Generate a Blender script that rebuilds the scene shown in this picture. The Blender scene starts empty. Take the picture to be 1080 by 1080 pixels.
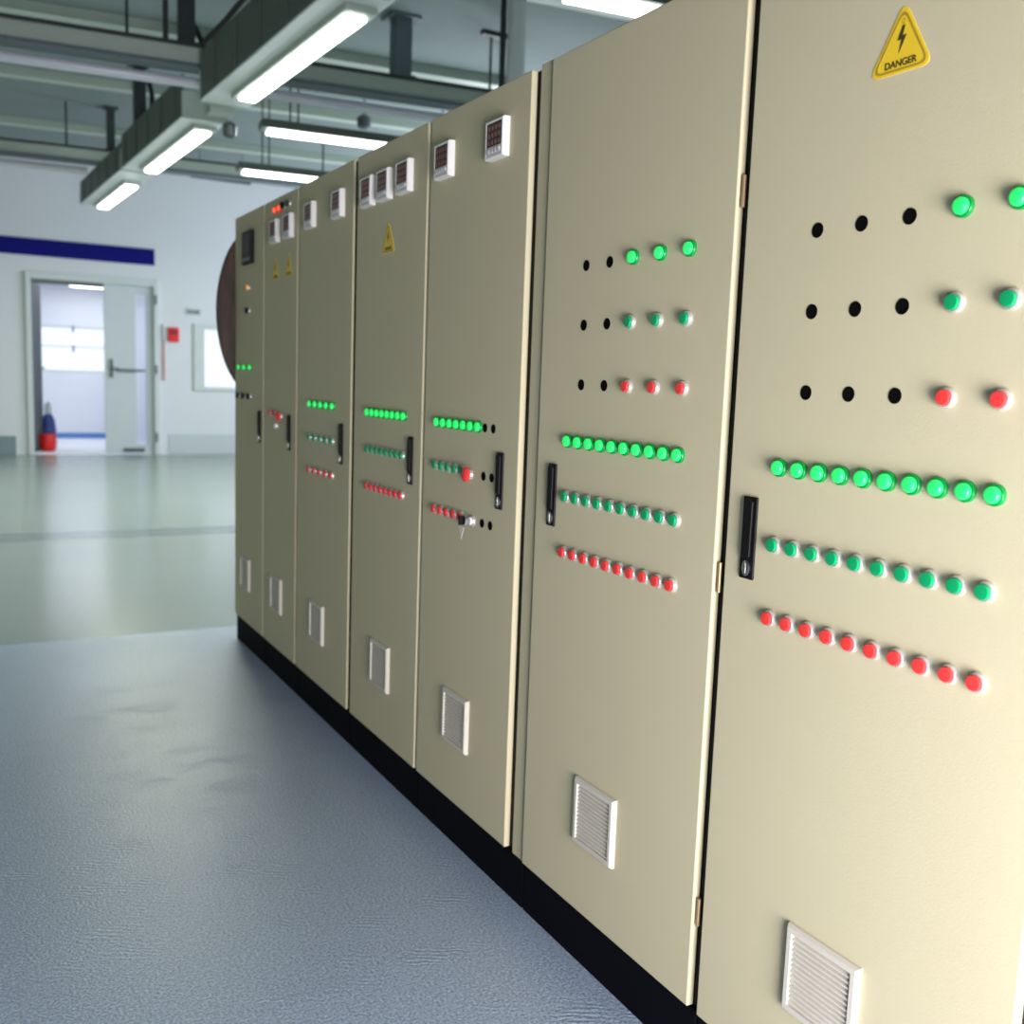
import bpy, bmesh, math
from mathutils import Vector, Matrix
C = bpy.context.scene
COL = C.collection
PI = math.pi

# ------------------------------------------------------------------ materials
def new_mat(name):
    m = bpy.data.materials.new(name); m.use_nodes = True
    nt = m.node_tree; b = nt.nodes['Principled BSDF']
    return m, nt, b

def mat(name, col, rough=.5, metal=0., noise=0., nscale=8., bump=0., bscale=200., spec=.5, emit=None, estr=0., trans=0., coat=0.):
    m, nt, b = new_mat(name)
    b.inputs['Base Color'].default_value = (*col, 1)
    b.inputs['Roughness'].default_value = rough
    b.inputs['Metallic'].default_value = metal
    b.inputs['Specular IOR Level'].default_value = spec
    b.inputs['Transmission Weight'].default_value = trans
    b.inputs['Coat Weight'].default_value = coat
    if emit:
        b.inputs['Emission Color'].default_value = (*emit, 1)
        b.inputs['Emission Strength'].default_value = estr
    tc = nt.nodes.new('ShaderNodeTexCoord')
    if noise:
        n = nt.nodes.new('ShaderNodeTexNoise'); n.inputs['Scale'].default_value = nscale; n.inputs['Detail'].default_value = 5
        nt.links.new(tc.outputs['Object'], n.inputs['Vector'])
        mx = nt.nodes.new('ShaderNodeMix'); mx.data_type = 'RGBA'
        mx.inputs[6].default_value = (*[c*(1-noise) for c in col], 1)
        mx.inputs[7].default_value = (*[min(1, c*(1+noise)) for c in col], 1)
        nt.links.new(n.outputs['Fac'], mx.inputs[0]); nt.links.new(mx.outputs[2], b.inputs['Base Color'])
    if bump:
        n = nt.nodes.new('ShaderNodeTexNoise'); n.inputs['Scale'].default_value = bscale; n.inputs['Detail'].default_value = 3
        nt.links.new(tc.outputs['Object'], n.inputs['Vector'])
        bp = nt.nodes.new('ShaderNodeBump'); bp.inputs['Strength'].default_value = bump; bp.inputs['Distance'].default_value = .002
        nt.links.new(n.outputs['Fac'], bp.inputs['Height']); nt.links.new(bp.outputs['Normal'], b.inputs['Normal'])
    return m

M = {}
M['paint'] = mat('beige_powder_coat', (.575, .53, .345), .6, noise=.03, nscale=3, bump=.13, bscale=320, spec=.14)
M['paint_edge'] = M['paint']
M['black'] = mat('black_plinth_paint', (.0025, .0025, .005), .75, noise=.2, spec=.08)
M['gap'] = mat('dark_seal_gap_shade', (.015, .013, .010), .8)
M['handle'] = mat('black_handle_plastic', (.005, .005, .005), .5, spec=.2)
M['chrome'] = mat('chrome', (.5, .5, .49), .35, metal=1., noise=.02)
M['silver'] = mat('pale_bezel', (.58, .57, .54), .3, metal=.5)
M['hole'] = mat('black_hole_plug', (.003, .003, .003), .9, spec=.05)
M['vent'] = mat('pale_vent_plastic', (.62, .59, .50), .45, bump=.1)
M['white'] = mat('white_meter_plastic', (.80, .79, .76), .35)
M['screen'] = mat('dark_meter_window', (.018, .006, .006), .35, spec=.15)
M['digits'] = mat('dim_red_digits', (.10, .01, .01), .3, emit=(.9, .08, .05), estr=.03)
M['keys'] = mat('grey_meter_keys', (.55, .56, .54), .4)
M['yellow'] = mat('yellow_sticker', (.86, .60, .03), .4, noise=.05, nscale=30)
M['stick_black'] = mat('black_print', (.05, .04, .01), .5)
M['olive'] = mat('yellow_sticker_border', (.42, .29, .02), .45)
M['lensg'] = mat('lit_green_lens', (.02, .55, .13), .2, emit=(.02, 1., .13), estr=.62)
M['bezg'] = mat('green_lamp_collar', (.0, .22, .04), .3, emit=(.0, .8, .08), estr=.06)
M['capg'] = mat('dark_green_button_cap', (.004, .33, .11), .4, spec=.3)
M['capr'] = mat('red_button_cap', (.82, .05, .045), .4, spec=.3)
M['lensr'] = mat('lit_red_lens', (.7, .05, .02), .25, emit=(1, .10, .03), estr=1.1)
M['lenso'] = mat('lit_amber_lens', (.7, .25, .03), .25, emit=(1, .32, .04), estr=.55)
M['knob'] = mat('black_knob', (.006, .006, .006), .5, spec=.2)
M['knobg'] = mat('dark_green_knob', (.01, .05, .02), .4)
M['brass'] = mat('brass_hinge_pin', (.48, .33, .18), .4, metal=.6)
M['pale'] = mat('pale_sticker', (.72, .70, .62), .5)
M['wall'] = mat('white_wall_paint', (.69, .725, .77), .6, noise=.02, nscale=1.2, bump=.05, bscale=60)
M['wall_dull'] = mat('grey_green_side_wall_paint', (.16, .20, .12), .7, noise=.05, nscale=1)
M['wallroom'] = mat('bright_white_room_paint', (.82, .84, .90), .5, noise=.02)
M['navy'] = mat('navy_blue_panel', (.002, .003, .17), .6, noise=.1, nscale=2, spec=.15)
M['frame'] = mat('pale_grey_door_paint', (.60, .66, .67), .45, noise=.03)
M['leaf'] = mat('light_grey_door_leaf', (.56, .62, .66), .4, noise=.03)
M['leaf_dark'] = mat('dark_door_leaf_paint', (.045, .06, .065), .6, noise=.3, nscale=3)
M['darkgrey'] = mat('dark_grey_metal', (.10, .12, .13), .4, noise=.1)
M['base_l'] = mat('slate_grey_skirting', (.20, .27, .28), .5)
M['base_r'] = mat('pale_grey_skirting', (.54, .60, .63), .5)
M['ceil'] = mat('grey_green_ceiling_board', (.24, .30, .30), .8, noise=.08, nscale=.8)
M['joist'] = mat('pale_green_steel', (.50, .58, .51), .5, noise=.06, nscale=3)
M['trunk'] = mat('grey_green_trunking', (.12, .15, .125), .5, noise=.06, nscale=4)
M['pipe'] = mat('lilac_white_pipe', (.80, .81, .90), .2)
M['steel_dark'] = mat('dark_green_steel', (.028, .040, .040), .5)
M['steel_mid'] = mat('blue_grey_steel', (.14, .18, .20), .5)
M['duct'] = mat('pale_green_duct', (.84, .90, .88), .35)
M['cable'] = mat('black_cable', (.01, .012, .012), .5)
M['tube'] = mat('lit_fluorescent_diffuser', (.9, .9, .9), .5, emit=(1, 1, .97), estr=7)
M['red'] = mat('red_plastic', (.75, .015, .012), .35)
M['darkred'] = mat('dark_red_plastic', (.30, .01, .03), .35)
M['palered'] = mat('pale_red_pipe', (.55, .22, .20), .4)
M['blue'] = mat('blue_plastic', (.03, .06, .30), .4)
M['bluefloor'] = mat('blue_strip', (.10, .26, .60), .4)
M['clear'] = mat('clear_plastic', (.6, .66, .70), .2)
M['wood'] = None
# dark brown wood
m, nt, b = new_mat('dark_brown_wood'); tc = nt.nodes.new('ShaderNodeTexCoord'); mp = nt.nodes.new('ShaderNodeMapping')
mp.inputs['Scale'].default_value = (30, 30, 3); nz = nt.nodes.new('ShaderNodeTexNoise'); nz.inputs['Scale'].default_value = 2; nz.inputs['Detail'].default_value = 6
cr = nt.nodes.new('ShaderNodeValToRGB'); cr.color_ramp.elements[0].position = .35; cr.color_ramp.elements[1].position = .7
cr.color_ramp.elements[0].color = (.014, .006, .003, 1); cr.color_ramp.elements[1].color = (.075, .028, .012, 1)
nt.links.new(tc.outputs['Object'], mp.inputs[0]); nt.links.new(mp.outputs[0], nz.inputs['Vector']); nt.links.new(nz.outputs['Fac'], cr.inputs[0])
nt.links.new(cr.outputs[0], b.inputs['Base Color']); b.inputs['Roughness'].default_value = .5; M['wood'] = m
# glass
m, nt, b = new_mat('window_glass'); b.inputs['Base Color'].default_value = (.95, .98, 1, 1); b.inputs['Transmission Weight'].default_value = 1
b.inputs['Roughness'].default_value = .02; b.inputs['IOR'].default_value = 1.1; M['glass'] = m
m, nt, b = new_mat('frosted_glass'); b.inputs['Base Color'].default_value = (.9, .93, 1, 1); b.inputs['Transmission Weight'].default_value = .85
b.inputs['Roughness'].default_value = .6; b.inputs['IOR'].default_value = 1.05; M['frost'] = m

# embossed grey sheet floor: fine grain + patches of short curved ridges
def floor_near():
    m, nt, b = new_mat('embossed_grey_sheet_floor'); N = nt.nodes.new; L = nt.links.new
    tc = N('ShaderNodeTexCoord')
    n1 = N('ShaderNodeTexNoise'); n1.inputs['Scale'].default_value = 1.2; n1.inputs['Detail'].default_value = 4
    L(tc.outputs['Object'], n1.inputs['Vector'])
    mx = N('ShaderNodeMix'); mx.data_type = 'RGBA'; mx.inputs[6].default_value = (.31, .40, .51, 1); mx.inputs[7].default_value = (.41, .51, .65, 1)
    L(n1.outputs['Fac'], mx.inputs[0])
    # fine light speckle of the grain
    n2 = N('ShaderNodeTexNoise'); n2.inputs['Scale'].default_value = 150; n2.inputs['Detail'].default_value = 3
    L(tc.outputs['Object'], n2.inputs['Vector'])
    r2 = N('ShaderNodeMapRange'); r2.inputs['From Min'].default_value = .35; r2.inputs['From Max'].default_value = .7
    r2.inputs['To Min'].default_value = .62; r2.inputs['To Max'].default_value = 1.35; L(n2.outputs['Fac'], r2.inputs['Value'])
    mm = N('ShaderNodeMix'); mm.data_type = 'RGBA'; mm.blend_type = 'MULTIPLY'; mm.inputs[0].default_value = 1
    L(mx.outputs[2], mm.inputs[6]); L(r2.outputs[0], mm.inputs[7]); L(mm.outputs[2], b.inputs['Base Color'])
    # curved ridges, only inside cells
    mpv = N('ShaderNodeMapping'); mpv.inputs['Rotation'].default_value = (0, 0, .5); L(tc.outputs['Object'], mpv.inputs[0])
    w = N('ShaderNodeTexWave'); w.wave_type = 'BANDS'; w.bands_direction = 'Y'; w.inputs['Scale'].default_value = 20; w.inputs['Distortion'].default_value = 5
    w.inputs['Detail'].default_value = 1; w.inputs['Detail Scale'].default_value = 1.2; L(mpv.outputs[0], w.inputs['Vector'])
    v = N('ShaderNodeTexVoronoi'); v.inputs['Scale'].default_value = 6.5; v.inputs['Randomness'].default_value = 1
    ms = N('ShaderNodeMapping'); ms.inputs['Scale'].default_value = (.7, 1.3, 1); ms.inputs['Rotation'].default_value = (0, 0, .5); L(tc.outputs['Object'], ms.inputs[0]); L(ms.outputs[0], v.inputs['Vector'])
    rv = N('ShaderNodeMapRange'); rv.inputs['From Min'].default_value = .18; rv.inputs['From Max'].default_value = .50
    rv.inputs['To Min'].default_value = 1; rv.inputs['To Max'].default_value = 0; L(v.outputs['Distance'], rv.inputs['Value'])
    ml = N('ShaderNodeMath'); ml.operation = 'MULTIPLY'; L(w.outputs['Fac'], ml.inputs[0]); L(rv.outputs[0], ml.inputs[1])
    ad = N('ShaderNodeMath'); ad.operation = 'MULTIPLY_ADD'; L(n2.outputs['Fac'], ad.inputs[0]); ad.inputs[1].default_value = 1.2; m5 = N('ShaderNodeMath'); m5.operation = 'MULTIPLY'; m5.inputs[1].default_value = .7; L(ml.outputs[0], m5.inputs[0]); L(m5.outputs[0], ad.inputs[2])
    bp = N('ShaderNodeBump'); bp.inputs['Strength'].default_value = .42; bp.inputs['Distance'].default_value = .0025
    L(ad.outputs[0], bp.inputs['Height']); L(bp.outputs['Normal'], b.inputs['Normal'])
    b.inputs['Roughness'].default_value = .28; b.inputs['Specular IOR Level'].default_value = 1.0
    return m
def floor_far(name, c0, c1, rough):
    m, nt, b = new_mat(name); N = nt.nodes.new; L = nt.links.new
    tc = N('ShaderNodeTexCoord'); n1 = N('ShaderNodeTexNoise'); n1.inputs['Scale'].default_value = .8; n1.inputs['Detail'].default_value = 4
    L(tc.outputs['Object'], n1.inputs['Vector']); mx = N('ShaderNodeMix'); mx.data_type = 'RGBA'
    mx.inputs[6].default_value = (*c0, 1); mx.inputs[7].default_value = (*c1, 1); L(n1.outputs['Fac'], mx.inputs[0]); L(mx.outputs[2], b.inputs['Base Color'])
    n2 = N('ShaderNodeTexNoise'); n2.inputs['Scale'].default_value = 30; L(tc.outputs['Object'], n2.inputs['Vector'])
    bp = N('ShaderNodeBump'); bp.inputs['Strength'].default_value = .08; bp.inputs['Distance'].default_value = .003; L(n2.outputs['Fac'], bp.inputs['Height']); L(bp.outputs['Normal'], b.inputs['Normal'])
    b.inputs['Roughness'].default_value = rough; b.inputs['Specular IOR Level'].default_value = .8
    return m
M['floor_near'] = floor_near()
M['floor_far'] = floor_far('smooth_grey_green_resin', (.23, .29, .255), (.28, .335, .305), .23)
M['floor_band'] = floor_far('darker_resin_band', (.14, .19, .18), (.17, .21, .20), .25)

# ------------------------------------------------------------------ mesh helpers
def B(): return bmesh.new()
def box(bm, x0, x1, y0, y1, z0, z1, mi=0):
    vs = [bm.verts.new((x, y, z)) for x in (x0, x1) for y in (y0, y1) for z in (z0, z1)]
    for f in ((0, 1, 3, 2), (4, 6, 7, 5), (0, 4, 5, 1), (2, 3, 7, 6), (0, 2, 6, 4), (1, 5, 7, 3)):
        fc = bm.faces.new([vs[i] for i in f]); fc.material_index = mi
def tube(bm, pts, r, seg=10, cap=True):
    pts = [Vector(p) for p in pts]; rings = []
    for i, p in enumerate(pts):
        d = (pts[min(i+1, len(pts)-1)] - pts[max(i-1, 0)]).normalized()
        a = d.cross(Vector((0, 0, 1)) if abs(d.z) < .9 else Vector((1, 0, 0))).normalized(); b2 = d.cross(a)
        rings.append([bm.verts.new(p + r*(math.cos(t)*a + math.sin(t)*b2)) for t in [2*PI*k/seg for k in range(seg)]])
    for a, b2 in zip(rings, rings[1:]):
        for k in range(seg): bm.faces.new((a[k], a[(k+1) % seg], b2[(k+1) % seg], b2[k]))
    if cap: bm.faces.new(rings[0][::-1]); bm.faces.new(rings[-1])
def lathe(bm, prof, axis='-x', seg=28):
    """prof: (height along axis, radius)"""
    rings = []
    for h, r in prof:
        ring = []
        for k in range(seg):
            t = 2*PI*k/seg; c, s = r*math.cos(t), r*math.sin(t)
            ring.append(bm.verts.new((-h, c, s) if axis == '-x' else (c, s, h)))
        rings.append(ring)
    for a, b2 in zip(rings, rings[1:]):
        for k in range(seg): bm.faces.new((a[k], a[(k+1) % seg], b2[(k+1) % seg], b2[k]))
    bm.faces.new(rings[0]); bm.faces.new(rings[-1])
def prism(bm, poly, x0, x1):
    """poly of (y,z) extruded from x0 to x1"""
    a = [bm.verts.new((x0, y, z)) for y, z in poly]; b2 = [bm.verts.new((x1, y, z)) for y, z in poly]; n = len(poly)
    for k in range(n): bm.faces.new((a[k], a[(k+1) % n], b2[(k+1) % n], b2[k]))
    bm.faces.new(a); bm.faces.new(b2)
def fin(bm, name, mt, smooth=False):
    bmesh.ops.recalc_face_normals(bm, faces=bm.faces)
    me = bpy.data.meshes.new(name); bm.to_mesh(me); bm.free()
    for x in (mt if isinstance(mt, (list, tuple)) else [mt]): me.materials.append(M[x])
    if smooth:
        for p in me.polygons: p.use_smooth = True
        if hasattr(me, 'set_sharp_from_angle'): me.set_sharp_from_angle(angle=.7)
    return me
WL = {}
def put(name, me, parent=None, loc=(0, 0, 0), bevel=0., seg=2):
    """loc is the world position of the object's origin; nothing above it is rotated"""
    o = bpy.data.objects.new(name, me); COL.objects.link(o)
    WL[o.name] = Vector(loc)
    if parent: o.parent = parent; o.location = Vector(loc) - WL[parent.name]
    else: o.location = loc
    if bevel:
        md = o.modifiers.new('bevel', 'BEVEL'); md.width = bevel; md.segments = seg; md.limit_method = 'ANGLE'
    return o
def tag(o, label=None, cat=None, group=None, kind=None):
    if label: o['label'] = label
    if cat: o['category'] = cat
    if group: o['group'] = group
    if kind: o['kind'] = kind
    return o
def thing(name, loc, label, cat, group=None): return tag(put(name, None, None, loc), label, cat, group)
def obj(name, bm, mt, parent=None, loc=(0, 0, 0), bevel=0., smooth=False, seg=2):
    return put(name, fin(bm, name, mt, smooth), parent, loc, bevel, seg)
def struct(name, bm, mt, loc=(0, 0, 0), parent=None, bevel=0.):
    o = obj(name, bm, mt, parent, loc, bevel)
    if not parent: o['kind'] = 'structure'
    return o

# ------------------------------------------------------------------ camera
yaw, pit, rol, fpx, EYE = .5110, .1272, .0361, 1060.94, 1.3461
fw = Vector((math.sin(yaw)*math.cos(pit), math.cos(yaw)*math.cos(pit), -math.sin(pit)))
r = Vector((math.cos(yaw), -math.sin(yaw), 0)); u = r.cross(fw)
r2 = math.cos(rol)*r + math.sin(rol)*u; u2 = -math.sin(rol)*r + math.cos(rol)*u
cd = bpy.data.cameras.new('camera'); cam = bpy.data.objects.new('camera', cd); COL.objects.link(cam)
mw = Matrix((r2, u2, -fw)).transposed().to_4x4(); mw.translation = (0, 0, EYE); cam.matrix_world = mw
cd.sensor_width = 36; cd.lens = fpx/1080*36; cd.clip_end = 200; cd.clip_start = .05
cd.dof.use_dof = True; cd.dof.focus_distance = 1.9; cd.dof.aperture_fstop = 4.0
C.camera = cam

# ------------------------------------------------------------------ the hall
D = 1.24            # plane of the cabinet doors
YW = 17.0           # far wall
CZ = 4.45           # ceiling
X0, X1, YF = -7.5, 7.5, -.9
bm = B()
for (a, b_, mi) in ((YF-.2, 5.32, 0), (5.32, 8.5, 1), (8.5, 8.95, 2), (8.95, YW, 1)):
    vs = [bm.verts.new(p) for p in ((X0-.2, a, 0), (X1+.2, a, 0), (X1+.2, b_, 0), (X0-.2, b_, 0))]
    bm.faces.new(vs).material_index = mi
struct('floor', bm, ['floor_near', 'floor_far', 'floor_band'])
bm = B(); box(bm, X0-.2, X1+.2, YF-.2, YW+.2, CZ, CZ+.15); struct('ceiling', bm, 'ceil')
def wall_y(name, y0, y1, x0, x1, z0, z1, holes, mt='wall'):
    """wall slab in the x-z plane with rectangular holes (hx0,hx1,hz0,hz1), side by side in x"""
    bm = B(); x = x0
    for hx0, hx1, hz0, hz1 in sorted(holes):
        if hx0 > x: box(bm, x, hx0, y0, y1, z0, z1)
        if hz0 > z0: box(bm, hx0, hx1, y0, y1, z0, hz0)
        if hz1 < z1: box(bm, hx0, hx1, y0, y1, hz1, z1)
        x = hx1
    if x < x1: box(bm, x, x1, y0, y1, z0, z1)
    return struct(name, bm, mt)
wall_y('wall_back', YW, YW+.2, X0-.2, X1+.2, 0, CZ, [(1.10, 2.88, 0, 2.66), (3.66, 5.1, 1.108, 2.045)])
wall_y('wall_front', YF-.2, YF, X0-.2, X1+.2, 0, CZ, [(-.32, 1.02, .06, 1.5)])
def wall_x(name, x0, x1, holes, mt='wall'):
    bm = B(); y = YF-.2
    for hy0, hy1, hz0, hz1 in sorted(holes):
        box(bm, x0, x1, y, hy0, 0, CZ); box(bm, x0, x1, hy0, hy1, 0, hz0); box(bm, x0, x1, hy0, hy1, hz1, CZ); y = hy1
    box(bm, x0, x1, y, YW+.2, 0, CZ); return struct(name, bm, mt)
wall_x('wall_left', X0-.2, X0, [(10, 12.4, 1, 3)], 'wall_dull')
wall_x('wall_right', X1, X1+.2, [(9.5, 11.9, 1.5, 3.5), (12.8, 15.2, 1.5, 3.5)])
n = 3
for hy0, wx, z0 in ((10, X0-.1, 1), (9.5, X1+.1, 1.5), (12.8, X1+.1, 1.5)):  # windows added in the unseen side walls to bring in light
    bm = B(); z1 = z0+2
    for a, b_ in ((hy0, hy0+.06), (hy0+1.17, hy0+1.23), (hy0+2.34, hy0+2.4)): box(bm, wx-.04, wx+.04, a, b_, z0, z1)
    for a, b_ in ((z0, z0+.06), (z1-.06, z1)): box(bm, wx-.04, wx+.04, hy0+.06, hy0+2.34, a, b_)
    w = struct('window_%d' % n, bm, 'frame'); n += 1
    bm = B(); box(bm, wx-.005, wx+.005, hy0+.06, hy0+2.34, z0+.06, z1-.06); obj('glass_pane', bm, 'glass', w)
# added window, unseen behind the camera, to carry the near fill light
bm = B()
for a, b_ in ((-.32, -.27), (.33, .37), (.97, 1.02)): box(bm, a, b_, YF-.14, YF-.06, .06, 1.5)
for a, b_ in ((.06, .11), (1.45, 1.5)): box(bm, -.27, .97, YF-.14, YF-.06, a, b_)
w = struct('window_2', bm, 'frame'); bm = B(); box(bm, -.27, .97, YF-.105, YF-.095, .11, 1.45); obj('glass_pane', bm, 'glass', w)
# window in the far wall
bm = B()
box(bm, 3.49, 3.66, YW-.03, YW+.05, 1.04, 2.12); box(bm, 5.1, 5.2, YW-.03, YW+.05, 1.04, 2.12)
box(bm, 3.66, 5.1, YW-.03, YW+.05, 1.04, 1.108); box(bm, 3.66, 5.1, YW-.03, YW+.05, 2.045, 2.12)
w = struct('window_1', bm, 'frame', bevel=.006); w['label'] = 'bright far wall window half hidden by the cabinets'
bm = B(); box(bm, 3.66, 5.1, YW+.08, YW+.09, 1.108, 2.045); obj('glass_pane', bm, 'frost', w)
# skirting
bm = B(); box(bm, X0, .863, YW-.02, YW, 0, .285); struct('baseboard_left', bm, 'base_l', bevel=.004)
bm = B(); box(bm, 3.09, X1, YW-.012, YW, .02, .327); struct('baseboard_right', bm, 'base_r', bevel=.004)

# double door
bm = B()
box(bm, 1.03, 1.11, YW-.05, YW+.22, 0, 2.75); box(bm, 2.87, 2.95, YW-.05, YW+.22, 0, 2.75); box(bm, 1.11, 2.87, YW-.05, YW+.22, 2.65, 2.75)
door = struct('door_1', bm, 'frame', bevel=.008)
door['label'] = 'double door in far white wall with one leaf open'
# closed leaf with a glazed slot
bm = B(); y0, y1 = YW+.02, YW+.07
box(bm, 2.14, 2.60, y0, y1, .02, 2.64); box(bm, 2.76, 2.865, y0, y1, .02, 2.64); box(bm, 2.60, 2.76, y0, y1, 2.52, 2.64); box(bm, 2.60, 2.76, y0, y1, .02, .16)
leaf = obj('door_leaf', bm, 'leaf', door); leaf['label'] = 'closed right leaf with a narrow glazed slot'
bm = B(); box(bm, 2.60, 2.76, YW+.04, YW+.05, .16, 2.52); obj('glass_pane', bm, 'frost', leaf)
bm = B(); box(bm, 2.215, 2.255, YW-.012, YW+.02, 1.21, 1.50); tube(bm, [(2.235, YW-.01, 1.36), (2.235, YW-.05, 1.36), (2.33, YW-.05, 1.36)], .012); obj('door_handle', bm, 'darkgrey', leaf)
bm = B(); tube(bm, [(2.30, YW-.045, 1.335), (2.73, YW-.045, 1.335)], .016)
for x in (2.32, 2.70): tube(bm, [(x, YW+.02, 1.335), (x, YW-.045, 1.335)], .010)
obj('push_bar', bm, 'darkgrey', leaf)
bm = B(); box(bm, 2.40, 2.72, YW+.0, YW+.02, .04, .10); obj('door_closer_plate', bm, 'darkgrey', leaf)
for z in (2.45, .28, 1.36):
    bm = B(); tube(bm, [(2.90, YW-.062, z-.07), (2.90, YW-.062, z+.07)], .014); obj('hinge', bm, 'darkgrey', door)
bm = B(); box(bm, 1.11, 2.135, YW-.01, YW+.06, 2.585, 2.65); obj('dark_header_strip', bm, 'darkgrey', door)  # dark strip along the underside of the door header
# open leaf swung into the room behind
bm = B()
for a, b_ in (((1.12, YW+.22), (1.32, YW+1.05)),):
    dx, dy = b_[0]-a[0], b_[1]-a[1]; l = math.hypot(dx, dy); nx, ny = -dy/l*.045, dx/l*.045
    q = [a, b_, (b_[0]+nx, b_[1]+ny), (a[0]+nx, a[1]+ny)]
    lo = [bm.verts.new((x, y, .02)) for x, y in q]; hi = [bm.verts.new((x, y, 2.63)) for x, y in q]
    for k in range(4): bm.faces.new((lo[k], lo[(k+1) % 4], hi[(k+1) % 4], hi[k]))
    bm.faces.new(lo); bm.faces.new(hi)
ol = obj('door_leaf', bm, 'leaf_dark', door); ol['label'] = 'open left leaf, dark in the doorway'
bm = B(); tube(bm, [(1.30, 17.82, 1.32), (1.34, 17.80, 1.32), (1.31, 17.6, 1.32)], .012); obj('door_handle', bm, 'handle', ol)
# the room seen through the door
RX0, RX1, RY = .55, 3.3, 21.0
bm = B(); box(bm, RX0-.1, RX1+.1, YW+.0, RY+.1, -.12, -.001); struct('floor_2', bm, 'wallroom')
bm = B(); box(bm, RX0, RX1, YW+.2, RY, 2.88, 2.98); struct('ceiling_2', bm, 'wallroom')
bm = B(); box(bm, RX0-.1, RX0, YW+.2, RY+.1, 0, 2.98); struct('wall_side_left', bm, 'wallroom')
bm = B(); box(bm, RX1, RX1+.1, YW+.2, RY+.1, 0, 2.98); struct('wall_side_right', bm, 'wallroom')
wall_y('wall_end', RY, RY+.1, RX0, RX1, 0, 2.98, [(1.35, 3.1, 1.25, 2.12)], 'wallroom')
bm = B(); box(bm, 1.35, 1.39, RY+.01, RY+.06, 1.25, 2.12); box(bm, 3.06, 3.1, RY+.01, RY+.06, 1.25, 2.12); box(bm, 1.39, 3.06, RY+.01, RY+.06, 1.25, 1.29); box(bm, 1.39, 3.06, RY+.01, RY+.06, 2.08, 2.12); box(bm, 1.39, 3.06, RY+.02, RY+.05, 1.72, 1.75)
w = struct('window_6', bm, 'frame'); bm = B(); box(bm, 1.39, 3.06, RY+.03, RY+.04, 1.29, 2.08); obj('glass_pane', bm, 'frost', w)
for z in (2.0, 1.63):
    bm = B(); box(bm, 2.07, 2.10, RY-.02, RY+.02, z, z+.13); obj('window_catch', bm, 'darkgrey', w)
bm = B(); box(bm, 1.72, 3.25, RY-.03, RY, .0, .10); struct('baseboard_end', bm, 'bluefloor')
t = thing('ceiling_light', (2.45, 20.2, 2.88), 'bright ceiling light in the white room beyond the open door', 'light')
bm = B(); box(bm, -.5, .5, -.12, .12, -.06, 0); obj('housing', bm, 'frame', t, (2.45, 20.2, 2.88))
bm = B(); box(bm, -.47, .47, -.10, .10, -.075, -.06); obj('diffuser', bm, 'tube', t, (2.45, 20.2, 2.88))

# bucket and blue bottle inside the doorway
t = thing('bucket', (1.36, 17.75, 0), 'round red plastic bucket just inside the open doorway', 'bucket')
bm = B(); lathe(bm, [(0, .09), (.03, .11), (.14, .135), (.22, .125), (.27, .115), (.27, .10), (.05, .09)], 'z', 24); obj('tub', bm, 'red', t, (1.36, 17.75, 0), smooth=True)
bm = B(); tube(bm, [(.115*math.cos(a), 0, .26+.09*math.sin(a)) for a in [PI*k/12 for k in range(13)]], .006, 8); obj('bail_handle', bm, 'darkgrey', t, (1.36, 17.75, 0))
t = thing('cleaning_canister', (1.40, 18.12, 0), 'tall blue cleaning canister with a pale top behind the red bucket', 'canister')
bm = B(); lathe(bm, [(0, .10), (.02, .12), (.30, .12), (.48, .10), (.58, .055)], 'z', 20); obj('body', bm, 'blue', t, (1.40, 18.12, 0), smooth=True)
bm = B(); lathe(bm, [(.58, .05), (.66, .06), (.74, .045), (.78, .02)], 'z', 16); obj('cap', bm, 'clear', t, (1.40, 18.12, 0), smooth=True)

# things on the far wall
bm = B(); box(bm, X0+.02, 2.893, YW-.031, YW-.001, 2.985, 3.235)
tag(obj('fascia_panel', bm, 'navy', bevel=.004), 'long navy blue panel on the white wall above the double door', 'panel')
t = thing('fire_alarm', (3.173, YW, 1.925), 'small red fire alarm box on the far wall beside the door', 'alarm')
bm = B(); box(bm, -.085, .085, -.05, 0, -.115, .115); obj('housing', bm, 'red', t, (3.173, YW, 1.925), bevel=.008)
bm = B(); box(bm, -.055, .055, -.06, -.05, 0, .075); obj('window', bm, 'darkred', t, (3.173, YW, 1.925), bevel=.003)
t = thing('riser_pipe', (3.022, YW, 1.19), 'thin upright pipe, pale red below, on the wall left of the alarm', 'pipe')
bm = B(); tube(bm, [(3.022, YW-.025, 1.19), (3.022, YW-.025, 1.83)], .014); obj('lower_pipe', bm, 'palered', t)
bm = B(); tube(bm, [(3.022, YW-.025, 1.83), (3.022, YW-.025, 2.08)], .020); obj('upper_sleeve', bm, 'base_r', t)
t = thing('wall_plate', (3.486, YW, 2.305), 'small grey plate high on the wall above the fire alarm', 'sign')
bm = B(); box(bm, -.12, .12, -.012, 0, -.055, .055); obj('plate', bm, 'base_r', t, (3.486, YW, 2.305))
for x0_, x1_ in ((-.095, -.045), (-.03, .02), (.035, .095)):
    bm = B(); box(bm, x0_, x1_, -.016, -.012, -.03, .03); obj('grey_mark', bm, 'steel_mid', t, (3.486, YW, 2.305))

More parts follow.
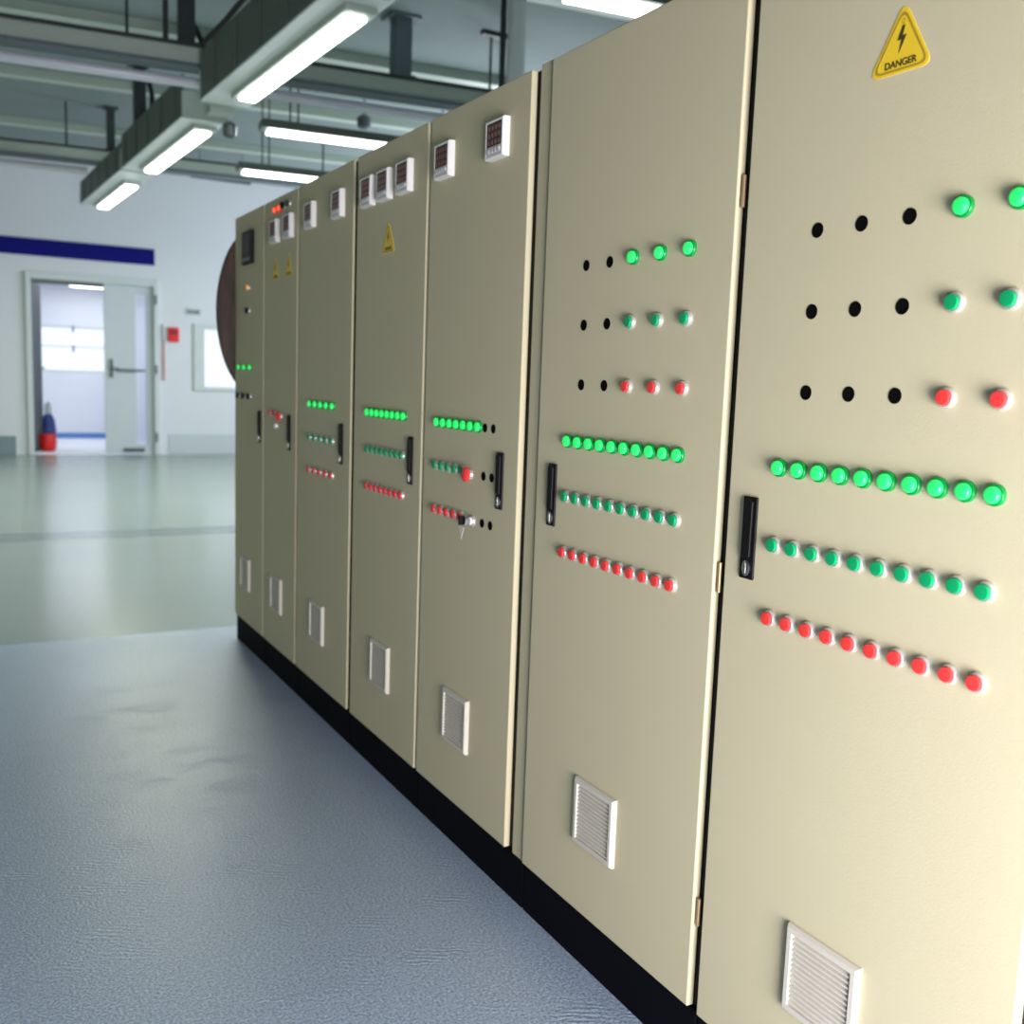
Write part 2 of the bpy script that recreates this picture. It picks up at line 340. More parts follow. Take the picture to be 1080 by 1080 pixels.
# ------------------------------------------------------------------ overhead
CY = math.radians(-6.5)
def cross(o, x, y):                      # turn a cross member a little about (x, y)
    o.rotation_euler.z = CY
def cross_beam(y, z0, z1, name, label, far):
    t = thing(name, (1.5, y, CZ), label, 'beam', 'cross beams under the ceiling'); t.rotation_euler.z = CY
    bm = B(); box(bm, -5.6, 5.2, -.05, .05, z0, z1); obj('web', bm, 'joist', t, (1.5, y, CZ)).data.transform(Matrix.Translation((0, 0, -CZ)))
    bm = B(); box(bm, -5.6, 5.2, -.08, .08, z1, z1+.025); obj('top_flange', bm, 'steel_dark', t, (1.5, y, CZ)).data.transform(Matrix.Translation((0, 0, -CZ)))
    bm = B(); box(bm, -5.6, 5.2, -.07, .13, z0-.03, z0); obj('bottom_flange', bm, 'steel_mid', t, (1.5, y, CZ)).data.transform(Matrix.Translation((0, 0, -CZ)))
    for x in (-4.6, -2.4, -.2, 2.85, 4.6):
        bm = B(); tube(bm, [(x, 0, z1-CZ+.02), (x, 0, 0)], .012, 8); obj('hanger_rod', bm, 'steel_dark', t, (1.5, y, CZ))
    return t
cross_beam(8.74, 3.79, 3.915, 'cross_beam', 'pale green cross beam over the trunking, nearest the camera', 0)
cross_beam(13.4, 3.80, 3.92, 'cross_beam', 'pale green cross beam crossing the far end of the light row', 1)
for y, z, l in ((8.92, 3.70, 'shiny lilac pipe running under the nearest cross beam'), (13.62, 3.72, 'thin pale pipe under the farthest cross beam')):
    bm = B(); tube(bm, [(-5.5, 0, 0), (5.1 if y < 10 else .05, 0, 0)], .042, 12)
    o = tag(obj('service_pipe', bm, 'pipe', None, (1.5, y, z), smooth=True), l, 'pipe'); o.rotation_euler.z = CY
# ceiling ribs
for i, y in enumerate((3.4, 5.5, 7.6, 10.0, 12.2, 14.6)):
    bm = B(); box(bm, -5.4, 5.2, -.07, .07, -.09, 0)
    o = struct('trim_%d' % (i+1), bm, 'joist', (1.5, y, CZ)); o.rotation_euler.z = CY

# light trunking: three channels end to end with a lamp under each
TA = math.radians(2.1)
def axis(y): return 2.125 - .0366*(y-5.8)
G = 'trunking sections with a lamp beneath'
def trunk(y0, y1, l0, l1, z, hgt, label, near):
    ym = (y0+y1)/2; P = (axis(ym), ym, z); h = (y1-y0)/2
    t = thing('light_trunking', P, label, 'ceiling light', G); t.rotation_euler.z = TA
    bm = B()                             # open-topped channel
    box(bm, -.235, -.22, -h, h, 0, hgt); box(bm, .115, .13, -h, h, 0, hgt*.55); 
    k = -h+.25
    while k < h: box(bm, -.245, -.235, k, k+.03, .02, hgt-.01); k += .55
    obj('channel', bm, 'trunk', t, P, bevel=.003)  # darker than its underside: shade on the sides put into the colour
    bm = B(); box(bm, -.235, .13, -h, h, -.014, -.001); obj('lit_base_plate', bm, 'duct', t, P)  # paler than the channel: light on the underside put into its colour
    bm = B(); box(bm, -.10, .10, l0-ym-.08, l1-ym+.08, -.05, -.014); obj('lamp_housing', bm, 'joist', t, P, bevel=.008)
    bm = B(); box(bm, -.065, .065, l0-ym, l1-ym, -.075, -.05); obj('diffuser', bm, 'tube', t, P, bevel=.012)
    for s in (-1, 1):
        bm = B(); box(bm, -.24, .135, s*h-.012, s*h+.012, -.02, hgt*.6); obj('end_plate', bm, 'joist', t, P, bevel=.003)
    # the light it gives
    ld = bpy.data.lights.new('lamp_light', 'AREA'); ld.shape = 'RECTANGLE'; ld.size = .13; ld.size_y = l1-l0; ld.energy = 36; ld.color = (.93, 1, .74)
    lo = bpy.data.objects.new('lamp_light', ld); COL.objects.link(lo); lo.parent = t; lo.location = (0, (l0+l1)/2-ym, -.08)
    return t
trunk(5.55, 8.45, 5.83, 8.0, 3.47, .36, 'large lit trunking section nearest the camera, beyond the tallest cabinet top', 1)
trunk(9.04, 11.75, 9.28, 11.42, 3.47, .33, 'middle lit section of the three in the light row', 0)
trunk(11.80, 14.6, 12.46, 14.35, 3.47, .27, 'farthest and smallest lit section of the light row', 0)
# end boxes between sections
for y, l in ((5.40, 'pale end bracket at the near end of the light row'), (8.54, 'pale joint bracket between first and second trunking sections')):
    bm = B(); box(bm, -.13, .06, -.07, .07, -.16, .19); box(bm, .06, .22, -.03, .03, .02, .12); box(bm, -.17, .10, -.075, .075, .17, .20)
    tag(obj('trunking_bracket', bm, 'joist', None, (axis(y)-.02, y, 3.56), bevel=.006), l, 'bracket')
bm = B(); lathe(bm, [(-.07, .02), (-.05, .055), (.03, .06), (.06, .03)], 'z', 16)
tag(obj('spot_sensor', bm, 'darkgrey', None, (2.06, 8.6, 3.31), smooth=True), 'small dark sensor hanging between the first two lamps', 'sensor')
# cables
def cable(pts, l, rr=.018):
    # smooth by Catmull-Rom
    P = [Vector(p) for p in pts]; P = [P[0]]+P+[P[-1]]; out = []
    for i in range(1, len(P)-2):
        for k in range(8):
            t_ = k/8; a, b_, c, d = P[i-1], P[i], P[i+1], P[i+2]
            out.append(.5*((2*b_)+(c-a)*t_+(2*a-5*b_+4*c-d)*t_*t_+(-a+3*b_-3*c+d)*t_**3))
    out.append(P[-2]); bm = B(); tube(bm, out, rr, 8); tag(obj('cable', bm, 'cable', smooth=True), l, 'cable')
cable([(1.80, 8.35, 3.87), (1.82, 7.8, 3.865), (1.83, 7.3, 3.87), (1.85, 6.95, 3.88), (1.86, 6.6, 3.95), (1.90, 6.2, 4.1), (1.92, 5.8, 4.3), (1.93, 5.7, 4.46)], 'black cable lying along the top edge of the nearest trunking', .022)
cable([(1.79, 8.95, 4.20), (1.86, 8.95, 4.16), (1.92, 8.94, 4.02), (1.95, 8.92, 3.88)], 'short black cable arching beside the thick near post', .025)
cable([(1.80, 11.2, 4.28), (1.86, 11.2, 4.26), (1.88, 11.1, 4.1), (1.86, 11.0, 3.9), (1.84, 10.95, 3.80)], 'black cable looping down from the middle post to the trunking', .025)
# posts and pipes from the ceiling
def post(x, y, w, d, z0, mt, l, name='ceiling_post', plate=True):
    t = thing(name, (x, y, CZ), l, 'post'); bm = B(); box(bm, -w/2, w/2, -d/2, d/2, z0-CZ, 0); obj('column', bm, mt, t, (x, y, CZ), bevel=.004)
    if plate: bm = B(); box(bm, -w*.9, w*.9, -d*.9, d*.9, -.02, 0); obj('top_plate', bm, mt, t, (x, y, CZ))
    bm = B(); box(bm, -w*.7, w*.7, -d*.7, d*.7, z0-CZ, z0-CZ+.02); obj('foot_plate', bm, mt, t, (x, y, CZ))
post(1.75, 8.75, .12, .12, 3.94, 'steel_dark', 'thick dark post on the nearest cross beam left of the trunking')
post(1.59, 8.75, .04, .04, 3.94, 'steel_dark', 'thin dark post left of the thick one on the nearest beam')
post(1.80, 11.35, .115, .115, 3.81, 'steel_dark', 'dark post standing on the middle trunking section')
post(1.79, 13.4, .09, .09, 3.945, 'steel_dark', 'short dark post at the far end of the light row')
post(3.52, 8.55, .15, .15, 3.94, 'steel_mid', 'blue grey post over the cabinets, left of the tall pale pipe')
bm = B(); tube(bm, [(4.27, 8.05, 3.9), (4.27, 8.05, CZ)], .016, 8); box(bm, 4.05, 4.45, 8.02, 8.08, 4.28, 4.32)
tag(obj('hanger_rod', bm, 'steel_dark'), 'thin dark rod with a crosspiece between grey post and pale pipe', 'rod')
t = thing('down_pipe', (3.815, 7.0, 2.0), 'tall pale green vertical pipe behind the cabinet tops', 'pipe')
bm = B(); tube(bm, [(3.815, 7.0, 0), (3.815, 7.0, CZ)], .068, 20); obj('pipe', bm, 'duct', t, smooth=True)
bm = B(); tube(bm, [(3.715, 7.03, 0), (3.715, 7.03, CZ)], .022, 10); obj('pipe_shade_side', bm, 'steel_dark', t, smooth=True)  # dark rod standing in for the shaded side of the pipe
for z in (1.5, 3.0):
    bm = B(); tube(bm, [(3.815, 7.0, z), (3.815, 7.0, z+.05)], .076, 20); obj('clamp', bm, 'steel_mid', t, smooth=True)
# cross lamps hung on the right
def cross_lamp(x0, x1, y, z, l, e=40):
    xm = (x0+x1)/2; h = (x1-x0)/2; t = thing('pendant_lamp', (xm, y, z), l, 'ceiling light', 'long lamps hung crosswise behind the cabinets'); t.rotation_euler.z = CY
    bm = B(); box(bm, -h-.06, h+.06, -.11, .11, .03, .10); obj('housing', bm, 'trunk', t, (xm, y, z), bevel=.006)
    bm = B(); box(bm, -h, h, -.075, .075, 0, .03); obj('diffuser', bm, 'tube', t, (xm, y, z), bevel=.008)
    for s in (-.82, .98):
        for dx in (0, .07):
            bm = B(); tube(bm, [(s*h+dx, 0, .1), (s*h+dx, 0, CZ-z)], .008, 6); obj('suspension_wire', bm, 'steel_dark', t, (xm, y, z))
    ld = bpy.data.lights.new('lamp_light', 'AREA'); ld.shape = 'RECTANGLE'; ld.size = x1-x0; ld.size_y = .12; ld.energy = e; ld.color = (.93, .95, 1)
    lo = bpy.data.objects.new('lamp_light', ld); COL.objects.link(lo); lo.parent = t; lo.location = (0, 0, -.01)
cross_lamp(2.45, 4.6, 8.8, 3.40, 'lit crosswise lamp hanging above the far cabinets, upper of two')
cross_lamp(2.72, 4.9, 10.7, 3.40, 'lit crosswise lamp farther back, lower of two over the cabinets')
cross_lamp(3.0, 5.0, 4.83, 3.43, 'bright lamp cut by the top of the photo above the tall cabinets')
# bar and speaker
bm = B(); box(bm, -.42, .42, -.03, .03, -.03, .03)
o = tag(obj('cable_rail', bm, 'steel_dark', None, (3.47, 15.0, 4.08), bevel=.004), 'short dark rail hanging near the far wall, left of the rear lamp', 'rail')
for s in (-.3, .3):
    bm = B(); tube(bm, [(3.47+s, 15, 4.1), (3.47+s, 15, CZ)], .008, 6); obj('hanger', bm, 'steel_mid', o, (3.47, 15.0, 4.08)).data.transform(Matrix.Translation((-3.47, -15, -4.08)))
t = thing('ceiling_speaker', (4.11, 11, CZ), 'small dark round speaker hanging above the crosswise lamps', 'speaker')
bm = B(); lathe(bm, [(-.37, .04), (-.35, .075), (-.25, .08), (-.22, .04)], 'z', 18); obj('body', bm, 'darkgrey', t, (4.11, 11, CZ), smooth=True)
bm = B(); tube(bm, [(0, 0, -.23), (0, 0, 0)], .012, 8); obj('stem', bm, 'steel_mid', t, (4.11, 11, CZ))

# ------------------------------------------------------------------ device meshes (axis towards -x, base in the door face)
def me(prof, name, mt, seg=28):
    bm = B(); lathe(bm, prof, '-x', seg); return fin(bm, name, mt, True)
LAMP_COLLAR = me([(-.002, .0125), (0, .0158), (.0055, .0158), (.0068, .0148), (.0068, .012)], 'collar', 'bezg')
LAMP_LENS = me([(.005, .0118), (.0115, .0118), (.0135, .0108), (.0150, .0075), (.0154, .003)], 'lens', 'lensg')
RED_COLLAR = me([(-.002, .0125), (0, .0158), (.0055, .0158), (.0068, .0148), (.0068, .012)], 'collar_red', 'capr')
RED_LENS = me([(.005, .0118), (.0115, .0118), (.0135, .0108), (.0150, .0075), (.0154, .003)], 'lens_red', 'lensr')
AMB_LENS = me([(.005, .0118), (.0115, .0118), (.0135, .0108), (.0150, .0075), (.0154, .003)], 'lens_amber', 'lenso')
BTN_RING = me([(-.002, .0125), (0, .0152), (.002, .0152), (.006, .0142), (.0078, .0132), (.0078, .0115), (.005, .0108)], 'ring', 'silver')
BTN_G = me([(.003, .0112), (.0115, .0112), (.0133, .0105), (.0138, .004)], 'cap_green', 'capg')
BTN_R = me([(.003, .0112), (.0115, .0112), (.0133, .0105), (.0138, .004)], 'cap_red', 'capr')
BTN_W = me([(.003, .0112), (.0115, .0112), (.0133, .0105), (.0138, .004)], 'cap_white', 'white')
HOLE = me([(-.002, .008), (0, .0122), (.0008, .0122), (.0010, .0112), (.0004, .0086), (.0004, .002)], 'plug', 'hole', 24)
ESTOP = me([(.006, .010), (.011, .011), (.012, .0195), (.018, .0205), (.022, .017), (.024, .008)], 'mushroom', 'capr')
def knob_mesh(mt):
    bm = B(); lathe(bm, [(.006, .012), (.010, .012), (.012, .009)], '-x', 20); box(bm, -.022, -.008, -.0045, .0045, -.013, .013); return fin(bm, 'knob', mt)
KNOB_B, KNOB_G, KNOB_S = knob_mesh('knob'), knob_mesh('knobg'), knob_mesh('chrome')

def out(y, z): return y*1.0072, EYE+(z-EYE)*1.0072      # measured at the caps, placed at the door face
def lamp(t, y, z, lens=LAMP_LENS, collar=LAMP_COLLAR, lab=None):
    y, z = out(y, z); p = put('indicator_lamp', collar, t, (D, y, z)); put('lens', lens, p, (D, y, z))
    if lab: p['label'] = lab
def button(t, y, z, cap, lab=None):
    y, z = out(y, z); p = put('push_button', BTN_RING, t, (D, y, z)); put('button_cap', cap, p, (D, y, z))
    if lab: p['label'] = lab
def hole(t, y, z): put('blanking_plug', HOLE, t, (D, y, z))
def selector(t, y, z, k, lab=None):
    y, z = out(y, z); p = put('selector_switch', BTN_RING, t, (D, y, z)); put('knob', k, p, (D, y, z))
    if lab: p['label'] = lab
def row(n_, ya, yb): return [ya+(yb-ya)*i/(n_-1) for i in range(n_)]

# filter vent: bevelled frame and louvre blades
def vent_meshes():
    s, w_, dpt = .078, .013, .012
    bm = B()
    def ring(r_, x): return [bm.verts.new((x, a*r_, b_*r_)) for a, b_ in ((-1, -1), (1, -1), (1, 1), (-1, 1))]
    R_ = [ring(s, 0), ring(s, -.006), ring(s-.004, -dpt), ring(s-w_, -dpt), ring(s-w_-.002, -.003)]
    for a, b_ in zip(R_, R_[1:]):
        for k in range(4): bm.faces.new((a[k], a[(k+1) % 4], b_[(k+1) % 4], b_[k]))
    bm.faces.new(R_[0]); bm.faces.new(R_[-1]); f = fin(bm, 'vent_frame', 'vent')
    bm = B(); q = s-w_-.003; n_ = 13
    for i in range(n_):
        z = -q + (i+.5)*2*q/n_; h_ = q/n_*.82
        prism_pts = [(-.002, z+h_), (-.010, z-h_*.2), (-.010, z-h_), (-.0085, z-h_), (-.002, z+h_*.35)]
        a = [bm.verts.new((x, -q, zz)) for x, zz in prism_pts]; b_ = [bm.verts.new((x, q, zz)) for x, zz in prism_pts]; m_ = len(a)
        for k in range(m_): bm.faces.new((a[k], a[(k+1) % m_], b_[(k+1) % m_], b_[k]))
        bm.faces.new(a); bm.faces.new(b_)
    return f, fin(bm, 'louvres', 'vent')
VF, VL = vent_meshes()
def vent(t, y, z=.381):
    p = put('vent_grille', VF, t, (D, y, z)); put('louvres', VL, p, (D, y, z))

# swing handle in a black escutcheon with a key lock at its foot
def handle_meshes():
    bm = B(); box(bm, -.005, 0, -.0175, .0175, -.074, .074); e = fin(bm, 'escutcheon', 'handle')
    bm = B(); prism(bm, [(-.0105, -.034), (.0105, -.034), (.0115, .066), (.006, .070), (-.006, .070), (-.0115, .066)], -.0105, -.005); l = fin(bm, 'lever', 'handle')
    bm = B(); lathe(bm, [(.003, .0095), (.0065, .0095), (.0075, .008)], '-x', 20); box(bm, -.0085, -.007, -.002, .002, -.006, .006)
    for v in bm.verts: v.co.z *= 1.5
    for v in bm.verts: v.co.z -= .0545
    bm2 = fin(bm, 'key_lock', 'chrome', True); return e, l, bm2
HE, HL, HK = handle_meshes()
def handle(t, y, z=1.088):
    p = put('door_handle', HE, t, (D, y, z), .002); put('lever', HL, p, (D, y, z), .0015); k = put('key_lock', HK, p, (D, y, z)); k['label'] = 'chrome key lock'

# square panel meter
def meter_meshes():
    s, dpt = .048, .020; bm = B()
    def ring(a0, b0, x, oz=0): return [bm.verts.new((x, a*a0, b_*b0+oz)) for a, b_ in ((-1, -1), (1, -1), (1, 1), (-1, 1))]
    R_ = [ring(s, s, 0), ring(s, s, -dpt+.004), ring(s-.003, s-.003, -dpt), ring(s-.007, s-.007, -dpt), ring(s-.008, s-.008, -dpt+.002)]
    for a, b_ in zip(R_, R_[1:]):
        for k in range(4): bm.faces.new((a[k], a[(k+1) % 4], b_[(k+1) % 4], b_[k]))
    bm.faces.new(R_[0]); bm.faces.new(R_[-1]); f = fin(bm, 'meter_frame', 'white')
    bm = B(); box(bm, -.0195, -.018, -.0395, .0395, -.018, .0395); d = fin(bm, 'display', 'screen')
    bm = B()                                     # three rows of dim digit bars
    for r_ in range(3):
        for c_ in range(4): yy = .027-c_*.018; zz = .027-r_*.018; box(bm, -.0198, -.0195, yy-.006, yy+.004, zz-.0055, zz+.0055)
    g = fin(bm, 'digits', 'digits')
    bm = B(); box(bm, -.0195, -.018, -.0395, .0395, -.0395, -.0185)
    for c_ in range(4): yy = -.027+c_*.018; box(bm, -.0225, -.0195, yy-.006, yy+.006, -.034, -.024)
    return f, d, g, fin(bm, 'keypad', 'keys')
MF, MD, MG, MK = meter_meshes()
def meter(t, y, z=1.957):
    p = put('panel_meter', MF, t, (D, y, z)); put('display', MD, p, (D, y, z)); put('display_segments', MG, p, (D, y, z)); put('keypad', MK, p, (D, y, z))

# warning triangle
def rounded_tri(half, h, rad, z0=0., n_=6):
    P = [Vector((half, 0)), Vector((0, h)), Vector((-half, 0))]; out = []; cen = (P[0]+P[1]+P[2])/3
    for i in range(3):
        a, b_, c = P[i-1], P[i], P[(i+1) % 3]; d1 = (a-b_).normalized(); d2 = (c-b_).normalized()
        for k in range(n_+1):
            t_ = k/n_; p = (b_+d1*rad)*(1-t_)**2 + b_*2*t_*(1-t_) + (b_+d2*rad)*t_**2; out.append((p.x, p.y+z0))
    return out
def warn_meshes(sc=1.):
    H = .098*sc; W2 = .055*sc
    bm = B(); prism(bm, rounded_tri(W2+.003*sc, H+.004*sc, .021*sc), -.001, 0); base = fin(bm, 'sticker', 'yellow')
    bm = B(); o_ = rounded_tri(W2-.003*sc, H-.0075*sc, .019*sc, .0034*sc); i_ = rounded_tri(W2-.0085*sc, H-.0175*sc, .015*sc, .0066*sc)
    a = [bm.verts.new((-.0014, y, z)) for y, z in o_]; b_ = [bm.verts.new((-.0014, y, z)) for y, z in i_]; m_ = len(a)
    a2 = [bm.verts.new((-.001, y, z)) for y, z in o_]; b2 = [bm.verts.new((-.001, y, z)) for y, z in i_]
    for k in range(m_):
        j = (k+1) % m_
        bm.faces.new((a[k], a[j], b_[j], b_[k])); bm.faces.new((a[k], a[j], a2[j], a2[k])); bm.faces.new((b_[k], b_[j], b2[j], b2[k]))
    bd = fin(bm, 'border', 'olive')
    bolt = [(.001, .066), (-.0035, .066), (.0025, .052), (-.0055, .054), (.0025, .030), (.000, .030), (.0005, .027), (.005, .033), (.0035, .033), (-.0005, .0475), (.0075, .0455)]
    # zig-zag lightning outline seen from the front (viewer's right is -y)
    bolt = [(-.003, .066), (-.001, .066), (.0005, .054), (-.007, .056), (.0015, .027), (-.0005, .0475), (.0075, .0455)]
    bolt = [(.0005, .067), (.0085, .047), (.0015, .0475), (.0045, .028), (-.0075, .053), (-.0005, .0525), (-.004, .067)]
    bm = B(); prism(bm, [(y*sc, z*sc) for y, z in bolt], -.0016, -.001); bl = fin(bm, 'bolt', 'stick_black')
    return base, bd, bl
WB, WD, WZ = warn_meshes()
def text_mesh(s, size, mt):
    cu = bpy.data.curves.new('txt', 'FONT'); cu.body = s; cu.size = size; cu.align_x = 'CENTER'; cu.extrude = .0003; cu.offset = size*.02
    o = bpy.data.objects.new('txt', cu); COL.objects.link(o); bpy.context.view_layer.update()
    dg = bpy.context.evaluated_depsgraph_get(); m_ = bpy.data.meshes.new_from_object(o.evaluated_get(dg))
    bpy.data.objects.remove(o)
    m_.transform(Matrix(((0, 0, -1, 0), (-1, 0, 0, 0), (0, 1, 0, 0), (0, 0, 0, 1)))); m_.materials.clear(); m_.materials.append(M[mt]); return m_
WT = text_mesh('DANGER', .0142, 'stick_black')
bm = B(); rr = [[bm.verts.new((-.0013, q*math.cos(2*PI*k/16), .073+1.2*q*math.sin(2*PI*k/16))) for k in range(16)] for q in (.0032, .0022)]
for k in range(16): bm.faces.new((rr[0][k], rr[0][(k+1) % 16], rr[1][(k+1) % 16], rr[1][k]))
WO = fin(bm, 'ring_mark', 'olive')
def warning(t, y, z, txt=False, s=1.):
    p = put('warning_sign', WB, t, (D, y, z)); put('border', WD, p, (D, y, z)); put('lightning_bolt', WZ, p, (D, y, z))
    put('danger_text', WT, p, (D-.0012, y, z+.0095)); put('ring_mark', WO, p, (D, y, z))
    return p

# ------------------------------------------------------------------ the seven cabinets
ZB, ZT = .129, 2.0965
GR = 'beige electrical cabinets in a row'
def cabinet(b0, b1, d0, d1, label, hinge_y=None, th=.0178, s0=None):
    yc = (b0+b1)/2; t = thing('electrical_cabinet', (D+.31, yc, 0), label, 'cabinet', GR)
    bm = B(); box(bm, D+.027, D+.60, b0+.001, b1-.001, ZB, ZT)
    if s0: box(bm, D+.008, D+.027, b0+.001, s0-.004, ZB, ZT)
    obj('body', bm, 'paint', t, (0, 0, 0), bevel=.004)
    bm = B(); box(bm, D+.019, D+.0265, (s0 or b0+.001), b1-.001, ZB+.004, ZT-.008); obj('seal_gap_shade', bm, 'gap', t)  # seal widened over the body front, gap shade put into its colour
    bm = B(); box(bm, D, D+th, d0, d1, ZB+.004, ZT-.006); obj('door', bm, 'paint', t, bevel=.0035, seg=3)
    bm = B(); box(bm, D+.012, D+.59, b0+.001, b1-.001, 0, ZB-.001); obj('plinth', bm, 'black', t, bevel=.003)
    if hinge_y:
        for z in (1.70, .335, 1.0) if hinge_y < 2 else ():
            bm = B(); tube(bm, [(D+.008, hinge_y, z-.028), (D+.008, hinge_y, z+.028)], .0045, 10); obj('hinge', bm, 'brass', t, smooth=True)
    return t
ROWZ = (1.22, 1.09, .964); UPZ = (1.61, 1.48, 1.348)

# nearest cabinet, at the right edge
c = cabinet(.760, 1.414, .763, 1.404, 'nearest beige cabinet at the right edge, with a large yellow DANGER triangle')
warning(c, 1.0895, 1.8205)
for z in UPZ:
    for y in (1.231, 1.140, 1.050): hole(c, y, z)
for y in (.951, .865): lamp(c, y, UPZ[0]); button(c, y, UPZ[1], BTN_G); button(c, y, UPZ[2], BTN_R)
for y in row(10, 1.267, .861): lamp(c, y, ROWZ[0]); button(c, y, ROWZ[1]-.003, BTN_G); button(c, y, ROWZ[2]-.005, BTN_R)
handle(c, 1.341); vent(c, 1.098, .366)
# second
c = cabinet(1.416, 2.104, 1.432, 2.096, 'beige cabinet second from the right, three lit lamps above and ten below, no triangle', 1.424)
for z in UPZ:
    for y in (1.915, 1.824): hole(c, y, z)
for y in (1.721, 1.630, 1.540): lamp(c, y, UPZ[0]); button(c, y, UPZ[1], BTN_G); button(c, y, UPZ[2], BTN_R)
for y in row(10, 1.940, 1.540): lamp(c, y, ROWZ[0]); button(c, y, ROWZ[1]+.003, BTN_G); button(c, y, ROWZ[2], BTN_R)
handle(c, 2.018); vent(c, 1.776, .378)
# third: with the red mushroom button
c = cabinet(2.108, 2.776, 2.190, 2.768, 'beige cabinet with two meters and a big red mushroom button', None, .0178, 2.166)
meter(c, 2.655); meter(c, 2.340)
for y in row(7, 2.645, 2.386): lamp(c, y, 1.228)
for y in row(5, 2.650, 2.478): button(c, y, 1.104, BTN_G); button(c, y, .976, BTN_R)
p = put('emergency_stop', BTN_RING, c, (D, 2.450, 1.095)); p['label'] = 'large red mushroom button'; put('mushroom_head', ESTOP, p, (D, 2.450, 1.095))
selector(c, 2.452, .969, KNOB_B, 'dark selector switch'); button(c, 2.410, .972, BTN_W, 'silver and white button')
for z in (1.226, 1.097, .970):
    for y in (2.374, 2.327): hole(c, y, z)
bm = B(); prism(bm, [(-.017, .014), (.017, .014), (0, -.022)], -.001, 0); obj('arrow_sticker', bm, 'pale', c, (D, 2.497, .930))['label'] = 'pale downward arrow sticker'
handle(c, 2.279, 1.094); vent(c, 2.493, .385)
# fourth: three meters and a triangle
c = cabinet(2.778, 3.389, 2.788, 3.372, 'beige cabinet with three meters side by side and one yellow triangle')
for y in (3.250, 3.103, 2.940): meter(c, y)
warning(c, 3.081, 1.745)
for y in row(8, 3.201, 2.891): lamp(c, y, 1.233)
for y in row(8, 3.198, 2.900): button(c, y, 1.110, BTN_G); button(c, y, .985, BTN_R)
handle(c, 2.861, 1.098); vent(c, 3.077, .390)
# fifth: two meters, five lamps
c = cabinet(3.391, 4.038, 3.408, 4.030, 'beige cabinet with two meters and five lit green lamps', None, .009)
for y in (3.865, 3.545): meter(c, y)
for y in row(5, 3.824, 3.557): lamp(c, y, 1.239)
for y in row(5, 3.830, 3.563): button(c, y, 1.110, BTN_G); button(c, y, .983, BTN_R)
handle(c, 3.495, 1.105); vent(c, 3.745, .385)
# sixth: narrow, red lamps over two meters, two triangles
c = cabinet(4.040, 4.538, 4.052, 4.530, 'narrow beige cabinet with lit red lamps over two meters and two triangles')
for y in (4.325, 4.262): lamp(c, y, 2.035, RED_LENS, RED_COLLAR, 'lit red lamp')
selector(c, 4.195, 2.037, KNOB_B); selector(c, 4.128, 2.037, KNOB_G)
meter(c, 4.350, 1.950); meter(c, 4.150, 1.950)
warning(c, 4.362, 1.750); warning(c, 4.168, 1.750)
for y in (4.382, 4.323): button(c, y, 1.182, BTN_R)
p = put('emergency_stop', BTN_RING, c, (D, 4.262, 1.170)); put('mushroom_head', ESTOP, p, (D, 4.262, 1.170))
button(c, 4.293, 1.128, BTN_W, 'white button')
handle(c, 4.140, 1.108); vent(c, 4.312, .383)
# seventh: the far end
c = cabinet(4.540, 5.075, 4.552, 5.066, 'farthest beige cabinet, with a black display and an amber lamp')
bm = B(); box(bm, -.016, 0, -.086, .086, -.075, .075); p = obj('display_unit', bm, 'knob', c, (D, 4.797, 1.927), bevel=.003); p['label'] = 'black square display unit'
bm = B(); box(bm, -.0175, -.016, -.062, .062, -.035, .058); obj('screen', bm, 'screen', p, (D, 4.797, 1.927))
bm = B(); box(bm, -.020, -.016, -.062, .062, -.062, -.046); obj('keypad', bm, 'darkgrey', p, (D, 4.797, 1.927))
lamp(c, 4.765, 1.743, AMB_LENS, BTN_RING, 'lit amber lamp'); selector(c, 4.760, 1.637, KNOB_B)
for y in (4.930, 4.827, 4.722): lamp(c, y, 1.376)
for y in (4.935, 4.830, 4.735): selector(c, y, 1.241, KNOB_B)
handle(c, 4.603, 1.108); vent(c, 4.845, .378)

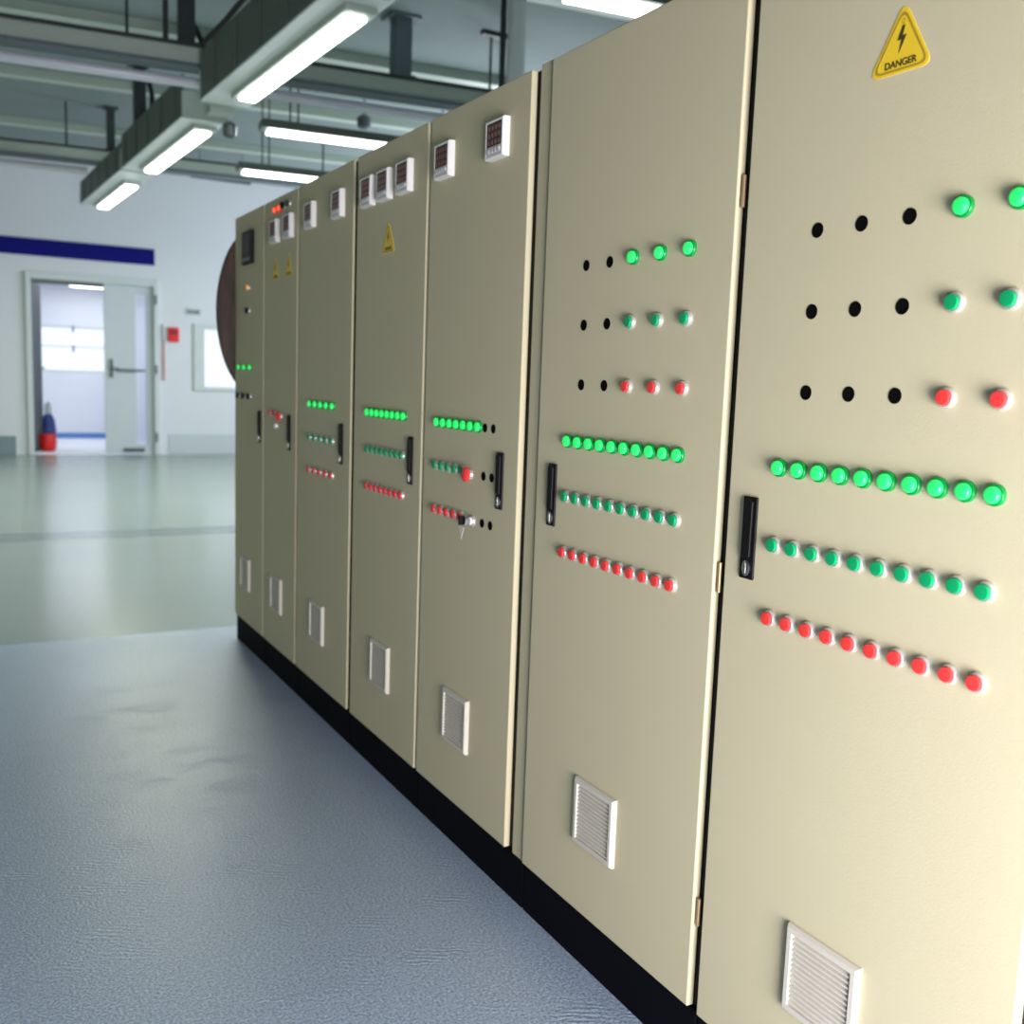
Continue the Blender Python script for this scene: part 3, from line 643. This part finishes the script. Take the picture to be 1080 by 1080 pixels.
# rounded dark wooden board on the far end of the row
bm = B(); cx, cz, a, b_ = 1.368, 1.65, .212, .42; n_ = 48
f = [bm.verts.new((cx+a*math.cos(2*PI*k/n_), 5.079, cz+b_*math.sin(2*PI*k/n_))) for k in range(n_)]
g = [bm.verts.new((v.co.x, 5.115, v.co.z)) for v in f]
for k in range(n_): bm.faces.new((f[k], f[(k+1) % n_], g[(k+1) % n_], g[k]))
bm.faces.new(f); bm.faces.new(g)
tag(obj('wooden_board', bm, 'wood', bevel=.008), 'rounded dark brown board projecting from behind the farthest cabinet', 'board')

# ------------------------------------------------------------------ light
w = bpy.data.worlds.new('sky'); C.world = w; w.use_nodes = True
bg = w.node_tree.nodes['Background']; bg.inputs[0].default_value = (.86, .93, 1, 1); bg.inputs[1].default_value = 1.5
def area(name, loc, rot, sx, sy, e, col):
    ld = bpy.data.lights.new(name, 'AREA'); ld.shape = 'RECTANGLE'; ld.size = sx; ld.size_y = sy; ld.energy = e; ld.color = col
    o = bpy.data.objects.new(name, ld); COL.objects.link(o); o.location = loc; o.rotation_euler = rot; return o
# fill lights in the added, unseen windows: front, left and right
area('added_front_fill', (.47, YF+.02, .76), (PI/2, 0, 0), 1.0, 1.3, 152, (1, .94, 1))
area('added_left_fill', (X0+.02, 11.2, 2.0), (0, -PI/2, 0), 1.9, 2.3, 14, (.75, 1, .55))
for y in (10.7, 14.0):
    area('added_right_fill', (X1-.02, y, 2.5), (0, PI/2, 0), 1.9, 2.3, 165, (.88, .92, 1))
area('room_light', (2.2, 19.2, 2.80), (0, 0, 0), 1.6, 1.6, 34, (.88, .93, 1))
# unseen ceiling lamps added over the hall for ambient light
def added_hall_lamp(x, y, l):
    t = thing('light_trunking', (x, y, 3.47), l, 'ceiling light')
    bm = B(); box(bm, -.2, .2, -1.3, 1.3, 0, .3); obj('channel', bm, 'trunk', t, (x, y, 3.47))
    bm = B(); box(bm, -.065, .065, -1.1, 1.1, -.03, 0); obj('diffuser', bm, 'tube', t, (x, y, 3.47))
    area('added_hall_lamp', (x, y, 3.42), (0, 0, 0), .13, 2.2, 7, (.95, 1, .90))
added_hall_lamp(-1.6, 6.9, 'added unseen lit trunking lamp left of the picture over the open floor')
added_hall_lamp(-1.6, 11.0, 'added unseen lit trunking lamp left of the picture near the far wall')

C.view_settings.view_transform = 'Standard'; C.view_settings.look = 'None'; C.view_settings.gamma = 1
C.view_settings.exposure = 0.0
try: C.view_settings.use_curve_mapping = False
except Exception: pass
C.cycles.max_bounces = 8; C.cycles.sample_clamp_indirect = 4
